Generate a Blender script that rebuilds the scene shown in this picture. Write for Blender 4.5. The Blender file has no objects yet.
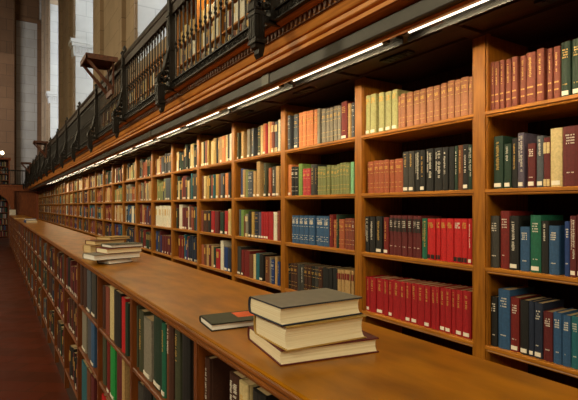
import bpy, math, random
from mathutils import Vector, Matrix
rnd = random.Random(7)
C = bpy.context.scene.collection
E = 1.65                       # eye height
F = 469.0; VX, HY = -5.0, 206.0
TH = math.atan((289 - VX) / F); CT, ST = math.cos(TH), math.sin(TH)

def zdep(px, X): return F * X / (CT * (px - VX))
def Yat(px, X): return (zdep(px, X) - X * ST) / CT        # distance along the hall of a point at lateral X
def Hat(px, py, X): return (HY - py) * zdep(px, X) / F    # its height relative to the eye

# ------------------------------------------------------------------ materials
def lin(c):
    return tuple((v / 255 / 12.92) if v / 255 <= .04045 else ((v / 255 + .055) / 1.055) ** 2.4 for v in c)
def base_mat(name):
    m = bpy.data.materials.new(name); m.use_nodes = True
    return m, m.node_tree, m.node_tree.nodes['Principled BSDF']
def noise_mix(nt, b, c1, c2, scale=(1, 1, 1), nscale=5, detail=4, bump=0, lo=.35, hi=.65, coord='Object', rotz=0):
    tc = nt.nodes.new('ShaderNodeTexCoord'); mp = nt.nodes.new('ShaderNodeMapping')
    mp.inputs['Scale'].default_value = scale
    n = nt.nodes.new('ShaderNodeTexNoise'); n.inputs['Scale'].default_value = nscale; n.inputs['Detail'].default_value = detail
    r = nt.nodes.new('ShaderNodeValToRGB')
    r.color_ramp.elements[0].position = lo; r.color_ramp.elements[1].position = hi
    r.color_ramp.elements[0].color = (*c1, 1); r.color_ramp.elements[1].color = (*c2, 1)
    nt.links.new(tc.outputs[coord], mp.inputs[0]); nt.links.new(mp.outputs[0], n.inputs['Vector'])
    nt.links.new(n.outputs['Fac'], r.inputs[0]); nt.links.new(r.outputs[0], b.inputs['Base Color'])
    if bump:
        bp = nt.nodes.new('ShaderNodeBump'); bp.inputs['Strength'].default_value = bump; bp.inputs['Distance'].default_value = .002
        nt.links.new(n.outputs['Fac'], bp.inputs['Height']); nt.links.new(bp.outputs[0], b.inputs['Normal'])
    return n, r
def wood(name, c1, c2, scale, rough=.42, coat=0, bump=.15, nscale=6):
    m, nt, b = base_mat(name)
    noise_mix(nt, b, lin(c1), lin(c2), scale, nscale, 6, bump, .3, .7)
    b.inputs['Roughness'].default_value = rough
    b.inputs['Coat Weight'].default_value = coat; b.inputs['Coat Roughness'].default_value = .18
    return m
M = {}
M['oak_v'] = wood('oak_vertical', (130, 76, 14), (174, 110, 28), (14, 14, 1.2))
M['oak_h'] = wood('oak_horizontal', (142, 84, 16), (194, 124, 36), (14, 1.0, 14))
M['oak_back'] = wood('oak_back_panel', (48, 26, 12), (74, 40, 19), (10, 10, 1), .7)  # oak darkened: the shadow inside the cases is put into the colour
M['oak_dark'] = wood('oak_soffit', (42, 22, 9), (62, 33, 13), (10, 1, 10), .6)  # oak darkened: shade under the soffit and in the plinth recess is painted in
M['oak_low'] = wood('oak_low_case', (90, 44, 8), (128, 66, 16), (12, 12, 1.2))  # darker base stands in for the dim light on the low case
M['oak_low_h'] = wood('oak_low_case_shelf', (92, 46, 8), (134, 70, 16), (12, 1.2, 12))  # shelf version, darkened for the same dim light
M['frieze'] = wood('oak_cornice', (184, 112, 44), (222, 150, 68), (14, .8, 14), .45)  # brightened base: hall light on the cornice is put into the colour
M['carved'] = wood('oak_carved', (70, 38, 16), (104, 60, 26), (14, 3, 14), .55)
M['counter'] = wood('oak_counter_top', (134, 82, 2), (184, 118, 6), (5, 1.6, 5), .29, 0, 0, 3)
M['edge'] = wood('oak_edge_moulding', (104, 56, 16), (150, 88, 28), (12, 1, 12), .32)
M['end_wood'] = wood('end_panel_wood', (120, 58, 18), (160, 82, 28), (6, 6, 1), .5)
def plain(name, c, rough=.5, metal=0, var=.12, ns=30, bump=.1):
    m, nt, b = base_mat(name); c = lin(c)
    noise_mix(nt, b, tuple(v * (1 - var) for v in c), tuple(min(1, v * (1 + var)) for v in c), (1, 1, 1), ns, 3, bump)
    b.inputs['Roughness'].default_value = rough; b.inputs['Metallic'].default_value = metal
    return m
M['iron'] = plain('wrought_iron', (30, 25, 19), .45, .4, .3, 40, .3)
M['iron_rail'] = plain('iron_top_rail', (46, 34, 22), .45, .3, .25, 20, .2)
M['oak_tray'] = wood('oak_tray', (70, 34, 14), (104, 54, 24), (8, 8, 8), .5)
M['channel'] = plain('painted_metal_channel', (62, 60, 54), .45, .2, .08)
M['collar'] = plain('collar_metal', (92, 90, 78), .4, .2, .1)
M['black'] = plain('black_plastic', (14, 13, 12), .4)
M['paper'] = plain('page_paper', (226, 212, 176), .8, 0, .05, 60)
M['paper_old'] = plain('page_paper_aged', (196, 170, 120), .85, 0, .1, 60)
M['paper_shelf'] = plain('page_edges_shelved', (176, 150, 108), .85, 0, .12, 60)
M['label'] = plain('white_label', (236, 230, 214), .6, 0, .03)
M['gold'] = plain('gold_lettering', (206, 164, 84), .4, .2, .1)
M['white_ink'] = plain('white_lettering', (222, 214, 200), .6, 0, .05)
M['dark_patch'] = plain('dark_title_patch', (34, 28, 26), .5)
M['orange_label'] = plain('orange_cover_label', (226, 92, 30), .6)
def page_mat(name, c1, c2):
    m, nt, b = base_mat(name); n, r = noise_mix(nt, b, lin(c1), lin(c2), (1, 1, 260), 2, 3, .5, .3, .7)
    b.inputs['Roughness'].default_value = .85
    return m
M['pages'] = page_mat('page_edges_cream', (228, 212, 172), (248, 238, 208))
M['pages_white'] = page_mat('page_edges_white', (226, 222, 212), (250, 247, 240))
M['pages_tan'] = page_mat('page_edges_tan', (196, 168, 118), (228, 202, 152))
def stone(name, c1, c2, mort, bw=1.1, bh=.55, swz='XZ'):
    m, nt, b = base_mat(name)
    tc = nt.nodes.new('ShaderNodeTexCoord'); sx = nt.nodes.new('ShaderNodeSeparateXYZ'); cx = nt.nodes.new('ShaderNodeCombineXYZ')
    br = nt.nodes.new('ShaderNodeTexBrick'); n = nt.nodes.new('ShaderNodeTexNoise'); mx = nt.nodes.new('ShaderNodeMix'); mx.data_type = 'RGBA'
    nt.links.new(tc.outputs['Object'], sx.inputs[0]); nt.links.new(sx.outputs[swz[0]], cx.inputs['X']); nt.links.new(sx.outputs[swz[1]], cx.inputs['Y'])
    nt.links.new(cx.outputs[0], br.inputs['Vector'])
    br.inputs['Scale'].default_value = 1; br.inputs['Brick Width'].default_value = bw; br.inputs['Row Height'].default_value = bh
    br.inputs['Mortar Size'].default_value = .012
    br.inputs['Color1'].default_value = (*lin(c1), 1); br.inputs['Color2'].default_value = (*lin(c2), 1); br.inputs['Mortar'].default_value = (*lin(mort), 1)
    n.inputs['Scale'].default_value = 1.4; n.inputs['Detail'].default_value = 5
    nt.links.new(tc.outputs['Object'], n.inputs['Vector'])
    mx.blend_type = 'MULTIPLY'; mx.inputs[0].default_value = .35
    nt.links.new(br.outputs['Color'], mx.inputs[6]); nt.links.new(n.outputs['Fac'], mx.inputs[7]); nt.links.new(mx.outputs[2], b.inputs['Base Color'])
    b.inputs['Roughness'].default_value = .85
    return m
M['stone_x'] = stone('limestone_pier', (178, 154, 124), (168, 145, 116), (146, 126, 100), swz='YZ')
M['stone_rev'] = stone('limestone_reveal', (214, 212, 204), (208, 206, 200), (190, 188, 182), 1.0, .6, 'XZ')  # paler copy of the pier limestone, window light put into the colour
M['stone_end'] = stone('limestone_end_wall', (190, 184, 172), (178, 172, 160), (150, 143, 130), 1.1, .6, 'XZ')
M['stone_dark'] = stone('brown_stone', (124, 90, 58), (112, 80, 50), (90, 64, 40), 1.2, .7, 'XZ')
M['plaster'] = plain('dim_plaster', (120, 96, 70), .9, 0, .1, 1)
M['counter'].node_tree.nodes['Principled BSDF'].inputs['Specular IOR Level'].default_value = .3
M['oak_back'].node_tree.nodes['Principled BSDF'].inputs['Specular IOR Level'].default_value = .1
# floor: dark red quarry tile, slightly worn gloss
m, nt, b = base_mat('red_tile_floor'); M['floor'] = m
tc = nt.nodes.new('ShaderNodeTexCoord'); mp = nt.nodes.new('ShaderNodeMapping'); br = nt.nodes.new('ShaderNodeTexBrick')
mp.inputs['Rotation'].default_value = (0, 0, math.radians(38))
nt.links.new(tc.outputs['Object'], mp.inputs[0]); nt.links.new(mp.outputs[0], br.inputs['Vector'])
br.inputs['Scale'].default_value = 1; br.inputs['Brick Width'].default_value = .46; br.inputs['Row Height'].default_value = .23
br.inputs['Mortar Size'].default_value = .006
br.inputs['Color1'].default_value = (*lin((100, 38, 12)), 1); br.inputs['Color2'].default_value = (*lin((82, 32, 11)), 1); br.inputs['Mortar'].default_value = (*lin((60, 30, 12)), 1)
nt.links.new(br.outputs['Color'], b.inputs['Base Color'])
nz = nt.nodes.new('ShaderNodeTexNoise'); nz.inputs['Scale'].default_value = 3; mr = nt.nodes.new('ShaderNodeMapRange')
mr.inputs['To Min'].default_value = .22; mr.inputs['To Max'].default_value = .5
nt.links.new(tc.outputs['Object'], nz.inputs['Vector']); nt.links.new(nz.outputs['Fac'], mr.inputs[0]); nt.links.new(mr.outputs[0], b.inputs['Roughness'])
def emis(name, c, s):
    m, nt, b = base_mat(name); b.inputs['Base Color'].default_value = (*c, 1)
    b.inputs['Emission Color'].default_value = (*c, 1); b.inputs['Emission Strength'].default_value = s
    return m
M['tube'] = emis('lit_tube', (1, .90, .68), 2.4)
M['bulb'] = emis('lit_bulb', (1, .8, .5), 8)
m, nt, b = base_mat('window_glass'); M['glass'] = m
b.inputs['Base Color'].default_value = (1, 1, 1, 1); b.inputs['Roughness'].default_value = .0; b.inputs['Transmission Weight'].default_value = 1; b.inputs['IOR'].default_value = 1.0

CLOTH = {   # cloth bindings
 'brick': ('brick-red', (128, 62, 46)), 'maroon': ('maroon', (92, 24, 26)), 'red': ('bright red', (186, 22, 26)), 'crimson': ('crimson', (158, 14, 24)),
 'dred': ('dark red', (112, 22, 18)), 'rust': ('rust-orange', (158, 82, 50)), 'salmon': ('salmon-brown', (164, 108, 76)), 'orange': ('orange', (200, 122, 70)),
 'cream': ('cream', (206, 186, 134)), 'olive': ('pale olive', (164, 162, 108)), 'tan': ('tan', (176, 142, 92)), 'white': ('off-white', (222, 216, 196)),
 'moss': ('moss-green', (122, 128, 80)), 'lgreen': ('light green', (112, 144, 70)), 'green': ('green', (20, 96, 72)), 'dgreen': ('dark green', (22, 50, 36)),
 'bgreen': ('vivid green', (20, 140, 62)), 'mint': ('mint-green', (128, 190, 142)), 'black': ('black', (22, 22, 22)), 'char': ('charcoal', (56, 54, 50)),
 'slate': ('slate-grey', (74, 80, 88)), 'grey': ('grey', (130, 124, 110)), 'purple': ('purple-grey', (86, 78, 96)), 'blue': ('blue', (44, 82, 122)),
 'steel': ('steel-blue', (70, 108, 140)), 'navy': ('navy', (26, 36, 58)), 'dblue': ('deep blue', (24, 54, 112)), 'teal': ('teal', (30, 96, 108)),
 'brown': ('brown', (104, 58, 32)), 'dbrown': ('dark brown', (64, 34, 20)), 'gold': ('mustard', (174, 140, 70)), 'dgrn2': ('dark olive', (62, 66, 46)),
 'pink': ('rose-red', (176, 56, 60)),
}
def cloth(k):
    key = 'cloth_' + k
    if key not in M: M[key] = plain(key, CLOTH[k][1], .62, 0, .12, 120, .25)
    return M[key]

# ------------------------------------------------------------------ mesh builder
class MB:
    def __init__(s): s.v = []; s.f = []; s.mi = []
    def box(s, x0, x1, y0, y1, z0, z1, mi=0):
        n = len(s.v)
        s.v += [(x0, y0, z0), (x1, y0, z0), (x1, y1, z0), (x0, y1, z0), (x0, y0, z1), (x1, y0, z1), (x1, y1, z1), (x0, y1, z1)]
        for f in ((0, 3, 2, 1), (4, 5, 6, 7), (0, 1, 5, 4), (1, 2, 6, 5), (2, 3, 7, 6), (3, 0, 4, 7)):
            s.f.append(tuple(n + i for i in f)); s.mi.append(mi)
        return s
    def prism(s, pts, a0, a1, axis='Y', mi=0):     # pts: closed outline in the plane across axis
        n = len(s.v); k = len(pts)
        for a in (a0, a1):
            for p, q in pts:
                s.v.append({'Y': (p, a, q), 'X': (a, p, q), 'Z': (p, q, a)}[axis])
        s.f.append(tuple(n + i for i in range(k))); s.f.append(tuple(n + k + i for i in reversed(range(k)))); s.mi += [mi, mi]
        for i in range(k):
            j = (i + 1) % k
            s.f.append((n + i, n + k + i, n + k + j, n + j)); s.mi.append(mi)
        return s
    def tube(s, path, r, seg=6, mi=0, cap=True):
        path = [Vector(p) for p in path]; n0 = len(s.v); N = len(path)
        rr = r if isinstance(r, (list, tuple)) else [r] * N
        for i, p in enumerate(path):
            t = (path[min(i + 1, N - 1)] - path[max(i - 1, 0)]).normalized()
            u = t.cross(Vector((0, 1, 0)) if abs(t.y) < .9 else Vector((1, 0, 0))).normalized(); w = t.cross(u)
            for k in range(seg):
                a = 2 * math.pi * k / seg
                s.v.append(tuple(p + (u * math.cos(a) + w * math.sin(a)) * rr[i]))
        for i in range(N - 1):
            for k in range(seg):
                a = n0 + i * seg + k; b_ = n0 + i * seg + (k + 1) % seg
                s.f.append((a, b_, b_ + seg, a + seg)); s.mi.append(mi)
        if cap:
            s.f.append(tuple(n0 + k for k in reversed(range(seg)))); s.f.append(tuple(n0 + (N - 1) * seg + k for k in range(seg))); s.mi += [mi, mi]
        return s
    def lathe(s, x, y, prof, seg=8, mi=0):          # prof: (radius, z)
        return s.tube([(x, y, z) for r, z in prof], [r for r, z in prof], seg, mi)
    def mesh(s, name, mats, smooth=False):
        me = bpy.data.meshes.new(name); me.from_pydata(s.v, [], s.f)
        for m_ in (mats if isinstance(mats, list) else [mats]): me.materials.append(m_)
        if isinstance(mats, list): me.polygons.foreach_set('material_index', s.mi)
        if smooth: me.polygons.foreach_set('use_smooth', [True] * len(me.polygons))
        import bmesh
        b_ = bmesh.new(); b_.from_mesh(me); bmesh.ops.recalc_face_normals(b_, faces=b_.faces); b_.to_mesh(me); b_.free()
        me.update(); return me
    def build(s, name, mats, parent=None, smooth=False):
        return link(name, s.mesh(name, mats, smooth), parent)
def link(name, me, parent=None, loc=None):
    o = bpy.data.objects.new(name, me); C.objects.link(o)
    if parent: o.parent = parent
    if loc: o.location = loc
    return o
def bevel(o, w=.003, seg=2):
    md = o.modifiers.new('bevel', 'BEVEL'); md.width = w; md.segments = seg; md.limit_method = 'ANGLE'; md.angle_limit = math.radians(40)
    return o
def tag(o, label=None, cat=None, group=None, kind=None):
    if label: o['label'] = label
    if cat: o['category'] = cat
    if group: o['group'] = group
    if kind: o['kind'] = kind
    return o
def thing(name, label, cat, loc=(0, 0, 0), rz=0, group=None):
    o = bpy.data.objects.new(name, None); o.empty_display_size = .05; C.objects.link(o); o.location = loc; o.rotation_euler = (0, 0, rz)
    return tag(o, label, cat, group)
def copy_tree(o, parent=None):
    c = o.copy(); C.objects.link(c)
    if parent: c.parent = parent
    for ch in list(o.children): copy_tree(ch, c)
    return c
def struct(o): return tag(o, kind='structure')
ORD = ['first', 'second', 'third', 'fourth', 'fifth', 'sixth', 'seventh', 'eighth', 'ninth', 'tenth', 'eleventh', 'twelfth', 'thirteenth', 'fourteenth', 'fifteenth',
       'sixteenth', 'seventeenth', 'eighteenth', 'nineteenth', 'twentieth', 'twenty-first', 'twenty-second', 'twenty-third', 'twenty-fourth', 'twenty-fifth',
       'twenty-sixth', 'twenty-seventh', 'twenty-eighth', 'twenty-ninth', 'thirtieth', 'thirty-first', 'thirty-second', 'thirty-third']

# ------------------------------------------------------------------ one shelved book (spine towards -X, standing on z=0, centred on y)
def spine_outline(w, dp):
    bu = min(.0065, w * .2); t = .0025; o = []
    h = w / 2
    o += [(dp, -h), (.009, -h), (.006, -h + .0012), (.003, -h)]
    for k in range(5):
        a = -1 + k * .5
        o.append((-bu * (1 - a * a) - .0005, a * h * .97))
    o += [(.003, h), (.006, h - .0012), (.009, h), (dp, h)]
    o += [(dp, h - t), (.004, h - t), (.004, -h + t), (dp, -h + t)]
    return o, bu
def strokes(mb, x, y0, y1, z0, z1, vertical):
    """worn lettering too small to read: little upright marks of uneven size in a line"""
    if vertical:
        z = z0
        while z < z1:
            s = rnd.uniform(.0022, .0048)
            if rnd.random() < .84:
                a = y0 + (y1 - y0) * rnd.uniform(0, .2); b_ = y1 - (y1 - y0) * rnd.uniform(0, .3)
                mb.box(x - .0006, x + .003, a, b_, z, z + s * .62)
            z += s + .001
    else:
        y = y0
        while y < y1 - .0015:
            s = rnd.uniform(.0018, .004)
            if rnd.random() < .86: mb.box(x - .0006, x + .003, y, min(y + s * .7, y1), z0 + rnd.uniform(0, .15) * (z1 - z0), z1)
            y += s + .0006
def make_book(loc, w, h, dp, col, style, label=None, group=None, rz=0, paper='paper_shelf', parts=True):
    t = thing('book', label, 'book', loc, rz, group)
    ol, bu = spine_outline(w, dp)
    cv = MB().prism(ol, 0, h, 'Z').build('cover', cloth(col), t)
    MB().box(.0045, dp - .004, -w / 2 + .0028, w / 2 - .0028, .003, h - .003).build('page_block', M[paper], t)
    x = -bu; hw = w * .33; ink = M['white_ink'] if 'W' in style else M['gold']; L = MB()
    if 'v' in style: strokes(L, x, -hw * .5, hw * .5, h * .36, h * .88, True)
    if 'V' in style: strokes(L, x, -hw * .95, hw * .05, h * .30, h * .93, True); strokes(L, x, hw * .3, hw * .85, h * .45, h * .93, True)
    if 'u' in style: strokes(L, x, -hw * .5, hw * .5, h * .62, h * .93, True)
    if 'h' in style:
        for k in range(4): strokes(L, x, -hw * .8, hw * .8, h * (.84 - .045 * k), h * (.84 - .045 * k) + .005, False)
        strokes(L, x, -hw * .7, hw * .7, h * .22, h * .22 + .004, False)
    if 'b' in style:
        for q in (.16, .30, .62, .90): L.box(x + .0002, x + .003, -w * .40, w * .40, h * q, h * q + .0022)
        strokes(L, x, -hw * .9, hw * .9, h * .72, h * .72 + .007, False); strokes(L, x, -hw * .9, hw * .9, h * .77, h * .77 + .006, False)
    if 's' in style:      # two short gilt bars low on the spine and an upright title
        strokes(L, x, -hw * .45, hw * .45, h * .52, h * .90, True)
        for q in (.17, .31): L.box(x - .0004, x + .003, -w * .32, w * .32, h * q, h * q + .005)
    if 'E' in style:      # emblem and title near the head
        for k in range(3): strokes(L, x, -hw * .9, hw * .9, h * (.78 + .045 * k), h * (.78 + .045 * k) + .008, False)
    if L.v: L.build('lettering', ink, cv)
    if 'd' in style: MB().box(x - .0003, x + .0028, -w * .44, w * .44, h * .60, h * .93).build('title_patch', M['dark_patch'], cv)
    if 'r' in style:
        MB().box(x - .0003, x + .0028, -w * .42, w * .42, h * .72, h * .90).build('title_patch', cloth('dred'), cv)
    if 'c' in style:
        MB().box(x - .0003, x + .0028, -w * .46, w * .46, h * .68, h * .90).box(x - .0003, x + .0028, -w * .46, w * .46, h * .02, h * .16).build('title_patch', cloth('cream'), cv)
    if 'k' in style: MB().box(x - .0003, x + .0028, -w * .44, w * .44, h * .03, h * .13).build('spine_label', M['dark_patch'], cv)
    if 'L' in style:
        MB().box(x - .0006, x + .003, -w * .34, w * .34, .007, .007 + min(.015, .4 * w + .006)).build('spine_label', M['label'], cv)
    return t
def desc(col, style):
    s = CLOTH[col][0] + ' hardcover book'
    if 'd' in style: return s + ' with dark title patch'
    if 'r' in style: return s + ' with red title patch'
    if 'c' in style: return s + ' with cream patches'
    if 'L' in style: return s + ' with white base label'
    if 'W' in style: return s + ' with white lettering'
    if any(q in style for q in 'vVuhbsE'): return s + ' with gilt lettering'
    return s

# ------------------------------------------------------------------ the wall bookcase
D = 1.65                       # lateral distance of the case front
PIL = [.43, 1.192, 1.932, 2.71, 3.495, 4.278] + [5.06 + .78 * k for k in range(25)]   # upright centres
SH = [.376, .067, -.243, -.554]         # shelf tops, relative to the eye
SOF = .685
def upright_mesh():
    mb = MB()
    mb.box(.006, .30, -.024, .024, -E, SOF).box(0, .02, -.026, .026, -E, SOF)
    mb.box(.010, .024, -.035, .035, -E, SOF)
    mb.box(.004, .012, -.034, -.030, -E, SOF).box(.004, .012, .030, .034, -E, SOF)
    return mb.mesh('upright', M['oak_v'])
UP = upright_mesh()
def shelf_mb(y0, y1, z, x1=.30):
    return MB().prism([(.0, z - .002), (.003, z), (x1, z), (x1, z - .018), (.014, z - .018), (.012, z - .023), (.006, z - .024), (.004, z - .020), (.006, z - .016), (.0, z - .013)], y0, y1)
def bay(i):
    y0, y1 = PIL[i] , PIL[i + 1]
    lab = 'built-in oak bookcase bay filled with books, ' + ('rightmost of the wall' if i == 0 else 'leftmost and farthest of the wall' if i == len(PIL) - 2 else ORD[i] + ' from the right')
    t = thing('bookcase_bay', lab, 'bookcase', (D, y0, E), 0, 'bays of the wall bookcase')
    w = y1 - y0
    u = link('upright', UP, t, (0, w, 0))
    if i == 0: link('upright', UP, t, (0, 0, 0))
    for z in SH + [-.90, -1.25, -1.52]: shelf_mb(.024, w - .024, z).build('shelf', M['oak_h'], t)
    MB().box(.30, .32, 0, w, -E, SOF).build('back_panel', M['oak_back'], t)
    MB().box(.012, .03, .03, w - .03, -E + .005, -1.54).build('kick_board', M['oak_h'], t)
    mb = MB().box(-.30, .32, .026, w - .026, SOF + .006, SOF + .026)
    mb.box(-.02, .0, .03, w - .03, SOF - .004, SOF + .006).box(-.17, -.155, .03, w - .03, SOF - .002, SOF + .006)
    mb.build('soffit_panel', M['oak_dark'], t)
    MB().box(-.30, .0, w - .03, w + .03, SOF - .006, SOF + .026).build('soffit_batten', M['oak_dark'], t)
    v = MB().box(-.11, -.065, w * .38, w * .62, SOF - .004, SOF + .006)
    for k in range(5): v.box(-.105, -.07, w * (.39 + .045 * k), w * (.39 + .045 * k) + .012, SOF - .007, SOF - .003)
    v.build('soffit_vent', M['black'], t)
    return t
for i in range(len(PIL) - 1): bay(i)

BX = D + .022           # plane of the spines
def q(s, ox, oy, sc):   # rows measured on enlargements of the photo: offset and scale turn them into photo pixels
    out = []
    for e in s:
        x0, x1, y, col = e[:4]; st = e[4] if len(e) > 4 else ''
        out.append((ox + x0 / sc, ox + x1 / sc, oy + y / sc, col, st))
    return out
rows = {}
rows[0, 0] = q([(16, 24, 145, 'brick', 's'), (27, 50, 137, 'brick', 's'), (53, 75, 135, 'brick', 's'), (78, 100, 127, 'brick', 's'), (108, 133, 122, 'brick', 's'), (137, 165, 110, 'brick', 's'),
   (180, 207, 105, 'brick', 's'), (210, 255, 88, 'brick', 's'), (262, 297, 70, 'brick', 's'), (318, 342, 68, 'brick', 's'), (347, 380, 58, 'brick', 's'), (383, 430, 35, 'dgreen', 'hL'), (437, 485, 20, 'dgreen', 'hL'),
   (492, 540, 10, 'dgreen', 'hL'), (545, 600, 0, 'char', 'h')], 484, 35, 5)
rows[0, 1] = q([(48, 95, 82, 'dgreen', 'vL'), (100, 135, 120, 'dgreen', 'uWL'), (137, 165, 92, 'black', 'v'), (167, 198, 65, 'purple', 'VWL'), (218, 256, 118, 'maroon', 'hWL'), (260, 294, 80, 'slate', 'uWL'),
   (295, 328, 88, 'maroon', 'c'), (330, 390, 42, 'cream', 'L'), (394, 475, 32, 'maroon', 'hW'), (485, 540, 40, 'dgreen', 'v')], 484, 120, 5)
rows[0, 2] = q([(32, 74, 80, 'char', 'hW'), (80, 124, 55, 'dred', 'hW'), (126, 172, 80, 'black', 'vWL'), (178, 225, 135, 'blue', 'hW'), (230, 283, 77, 'green', 'hWL'), (285, 320, 105, 'black', 'uW'),
   (322, 372, 130, 'blue', 'hW'), (402, 427, 108, 'dblue', 'hW'), (428, 460, 80, 'maroon', 'VWL'), (462, 500, 75, 'maroon', 'vWL'), (505, 560, 90, 'navy', 'h')], 484, 200, 5)
rows[0, 3] = q([(30, 60, 78, 'black', 'hW'), (65, 118, 45, 'blue', 'hW'), (120, 160, 82, 'dred', 'hWL'), (166, 205, 95, 'black', 'L'), (207, 230, 100, 'navy', 'L'), (232, 270, 108, 'navy', 'hWL'),
   (275, 318, 148, 'maroon', 'hW'), (322, 360, 152, 'blue', 'hW'), (363, 402, 165, 'blue', 'hW'), (405, 440, 170, 'teal', 'hW'), (444, 490, 176, 'blue', 'hW')], 484, 280, 4.644)
rows[1, 0] = q([(30, 50, 130, 'olive', 'EL'), (52, 80, 122, 'olive', 'EL'), (92, 118, 115, 'olive', 'EL'), (125, 153, 110, 'olive', 'EL'), (158, 186, 100, 'olive', 'EL')] +
   [(a, b_, y, 'salmon', 'b') for a, b_, y in ((189, 201, 133), (203, 226, 120), (232, 262, 113), (268, 297, 105), (302, 330, 97), (336, 368, 88), (372, 400, 85), (405, 433, 68), (438, 470, 55), (475, 500, 50), (503, 540, 38), (543, 560, 35))], 360, 70, 5.026)
rows[1, 1] = q([(35, 65, 135, 'rust', 'b'), (67, 93, 130, 'rust', 'b'), (95, 120, 128, 'rust', 'b'), (122, 145, 125, 'rust', 'b'), (147, 170, 125, 'rust', 'b'), (172, 212, 120, 'rust', 'b'),
   (215, 243, 85, 'char', 'uL'), (246, 272, 82, 'char', 'uL'), (275, 300, 78, 'black', 'VW'), (302, 325, 76, 'black', 'vL'), (330, 365, 70, 'black', 'VW'), (372, 410, 65, 'black', 'VW'), (412, 440, 62, 'black', 'vW'),
   (445, 470, 60, 'black', ''), (473, 488, 55, 'dgreen', 'vW'), (489, 513, 52, 'brown', 'v'), (515, 542, 48, 'black', 'vWL'), (544, 562, 50, 'dgreen', 'VW')], 360, 135, 5.026)
rows[1, 2] = q([(22, 45, 58, 'black', 'VW'), (48, 75, 60, 'black', 'vW'), (77, 108, 58, 'black', 'vL'), (120, 143, 62, 'dred', 'vL')] +
   [(a, b_, y, 'maroon', 'dhW') for a, b_, y in ((146, 166, 52), (168, 188, 53), (189, 208, 54), (211, 238, 55), (241, 262, 55), (263, 283, 56), (284, 308, 58))] + [(312, 337, 68, 'green', 'V')] +
   [(a, b_, 70, 'red', s_) for a, b_, s_ in ((340, 378, 'Ek'), (382, 402, 'Ek'), (404, 432, 'E'), (434, 468, 'E'), (471, 510, 'EWk'), (512, 540, 'Ek'), (542, 562, 'vWL'))], 360, 205, 5.026)
bd = [15, 32, 47, 75, 110, 132, 152, 190, 215, 240, 270, 303, 332, 358, 373, 400, 428, 448, 480, 520]
rows[1, 3] = q([(bd[k], bd[k + 1] - 1.5, 55 + 75 * (bd[k] - 15) / 505, 'crimson', ('uL' if k in (1, 3, 5, 8, 9, 11, 14, 15, 17, 18) else 'u')) for k in range(19)], 360, 265, 4.704)
rows[2, 0] = q([(18, 42, 140, 'slate', 'bW'), (65, 90, 130, 'slate', 'bL'), (98, 121, 120, 'orange', 'b'), (122, 146, 112, 'orange', 'b'), (147, 169, 108, 'orange', 'b'), (170, 194, 103, 'orange', 'b'), (195, 219, 97, 'orange', 'b'), (220, 237, 90, 'grey', 'v'),
   (250, 275, 95, 'grey', 'b'), (278, 300, 92, 'grey', 'b'), (302, 322, 85, 'grey', 'b'), (332, 355, 75, 'grey', 'b'), (357, 377, 72, 'grey', 'b'), (378, 417, 45, 'dred', 'hL'), (425, 442, 58, 'tan', 'b'), (447, 465, 50, 'slate', 'bW')], 284, 95, 6.662)
rows[2, 1] = q([(25, 50, 108, 'orange', 'L'), (55, 75, 122, 'black', 'bW'), (76, 100, 122, 'black', 'bW'), (105, 130, 102, 'lgreen', ''), (133, 159, 137, 'pink', 'b'), (160, 190, 135, 'pink', 'b'), (195, 222, 105, 'char', 'v'), (225, 240, 105, 'black', 'v'),
   (243, 262, 120, 'moss', 'b'), (264, 285, 122, 'moss', 'b'), (286, 305, 125, 'moss', 'b'), (307, 330, 112, 'moss', 'b'), (342, 362, 112, 'moss', 'b'), (364, 384, 118, 'moss', 'b'), (385, 404, 105, 'moss', 'b'), (405, 425, 95, 'moss', 'b'), (426, 447, 92, 'moss', 'b'), (448, 475, 100, 'moss', 'b'),
   (482, 506, 88, 'mint', '')], 284, 150, 7.27)
rows[2, 2] = q([(62, 90, 82, 'blue', 'bhW'), (92, 118, 83, 'blue', 'bhW'), (120, 155, 84, 'blue', 'bhW'), (158, 190, 85, 'blue', 'bhW'), (192, 235, 86, 'blue', 'bhW'), (248, 308, 88, 'blue', 'bhW'), (310, 350, 90, 'blue', 'bhW'),
   (355, 380, 75, 'dred', 'v'), (385, 407, 115, 'rust', 'b'), (408, 425, 75, 'dgreen', 'v'), (430, 470, 112, 'rust', 'b'), (475, 500, 105, 'brick', 'b'), (501, 528, 105, 'brick', 'b'), (530, 548, 110, 'brick', 'bW')], 284, 205, 7.81)
rows[2, 3] = q([(22, 45, 68, 'black', 'b'), (48, 72, 66, 'dbrown', 'b'), (75, 102, 70, 'dbrown', 'b'), (105, 130, 74, 'char', ''), (134, 156, 76, 'char', 'vW'), (160, 184, 80, 'dbrown', 'b'), (190, 211, 84, 'dbrown', 'b'), (214, 238, 90, 'black', 'b'), (240, 266, 94, 'char', 'b'), (269, 298, 98, 'dbrown', 'b'),
   (300, 348, 102, 'black', ''), (352, 376, 104, 'black', 'L'), (380, 414, 106, 'black', ''), (418, 445, 116, 'tan', 'r'), (447, 470, 118, 'tan', 'r'), (473, 514, 120, 'tan', 'r'), (527, 548, 126, 'tan', 'r')], 284, 255, 7.81)
rows[3, 0] = q([(54, 74, 160, 'dgrn2', 'vL'), (98, 119, 150, 'tan', 'vL'), (148, 172, 128, 'grey', 'L'), (190, 208, 118, 'slate', 'vL'), (248, 268, 105, 'dgrn2', 'bL'), (271, 289, 95, 'cream', 'v'), (290, 311, 78, 'orange', 'L'), (312, 330, 82, 'crimson', ''), (335, 349, 60, 'cream', ''),
   (350, 369, 62, 'orange', 'v'), (370, 390, 65, 'brick', 'cL'), (398, 422, 62, 'slate', 'c'), (428, 445, 42, 'white', 'L')], 230, 115, 8.89)
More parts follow.
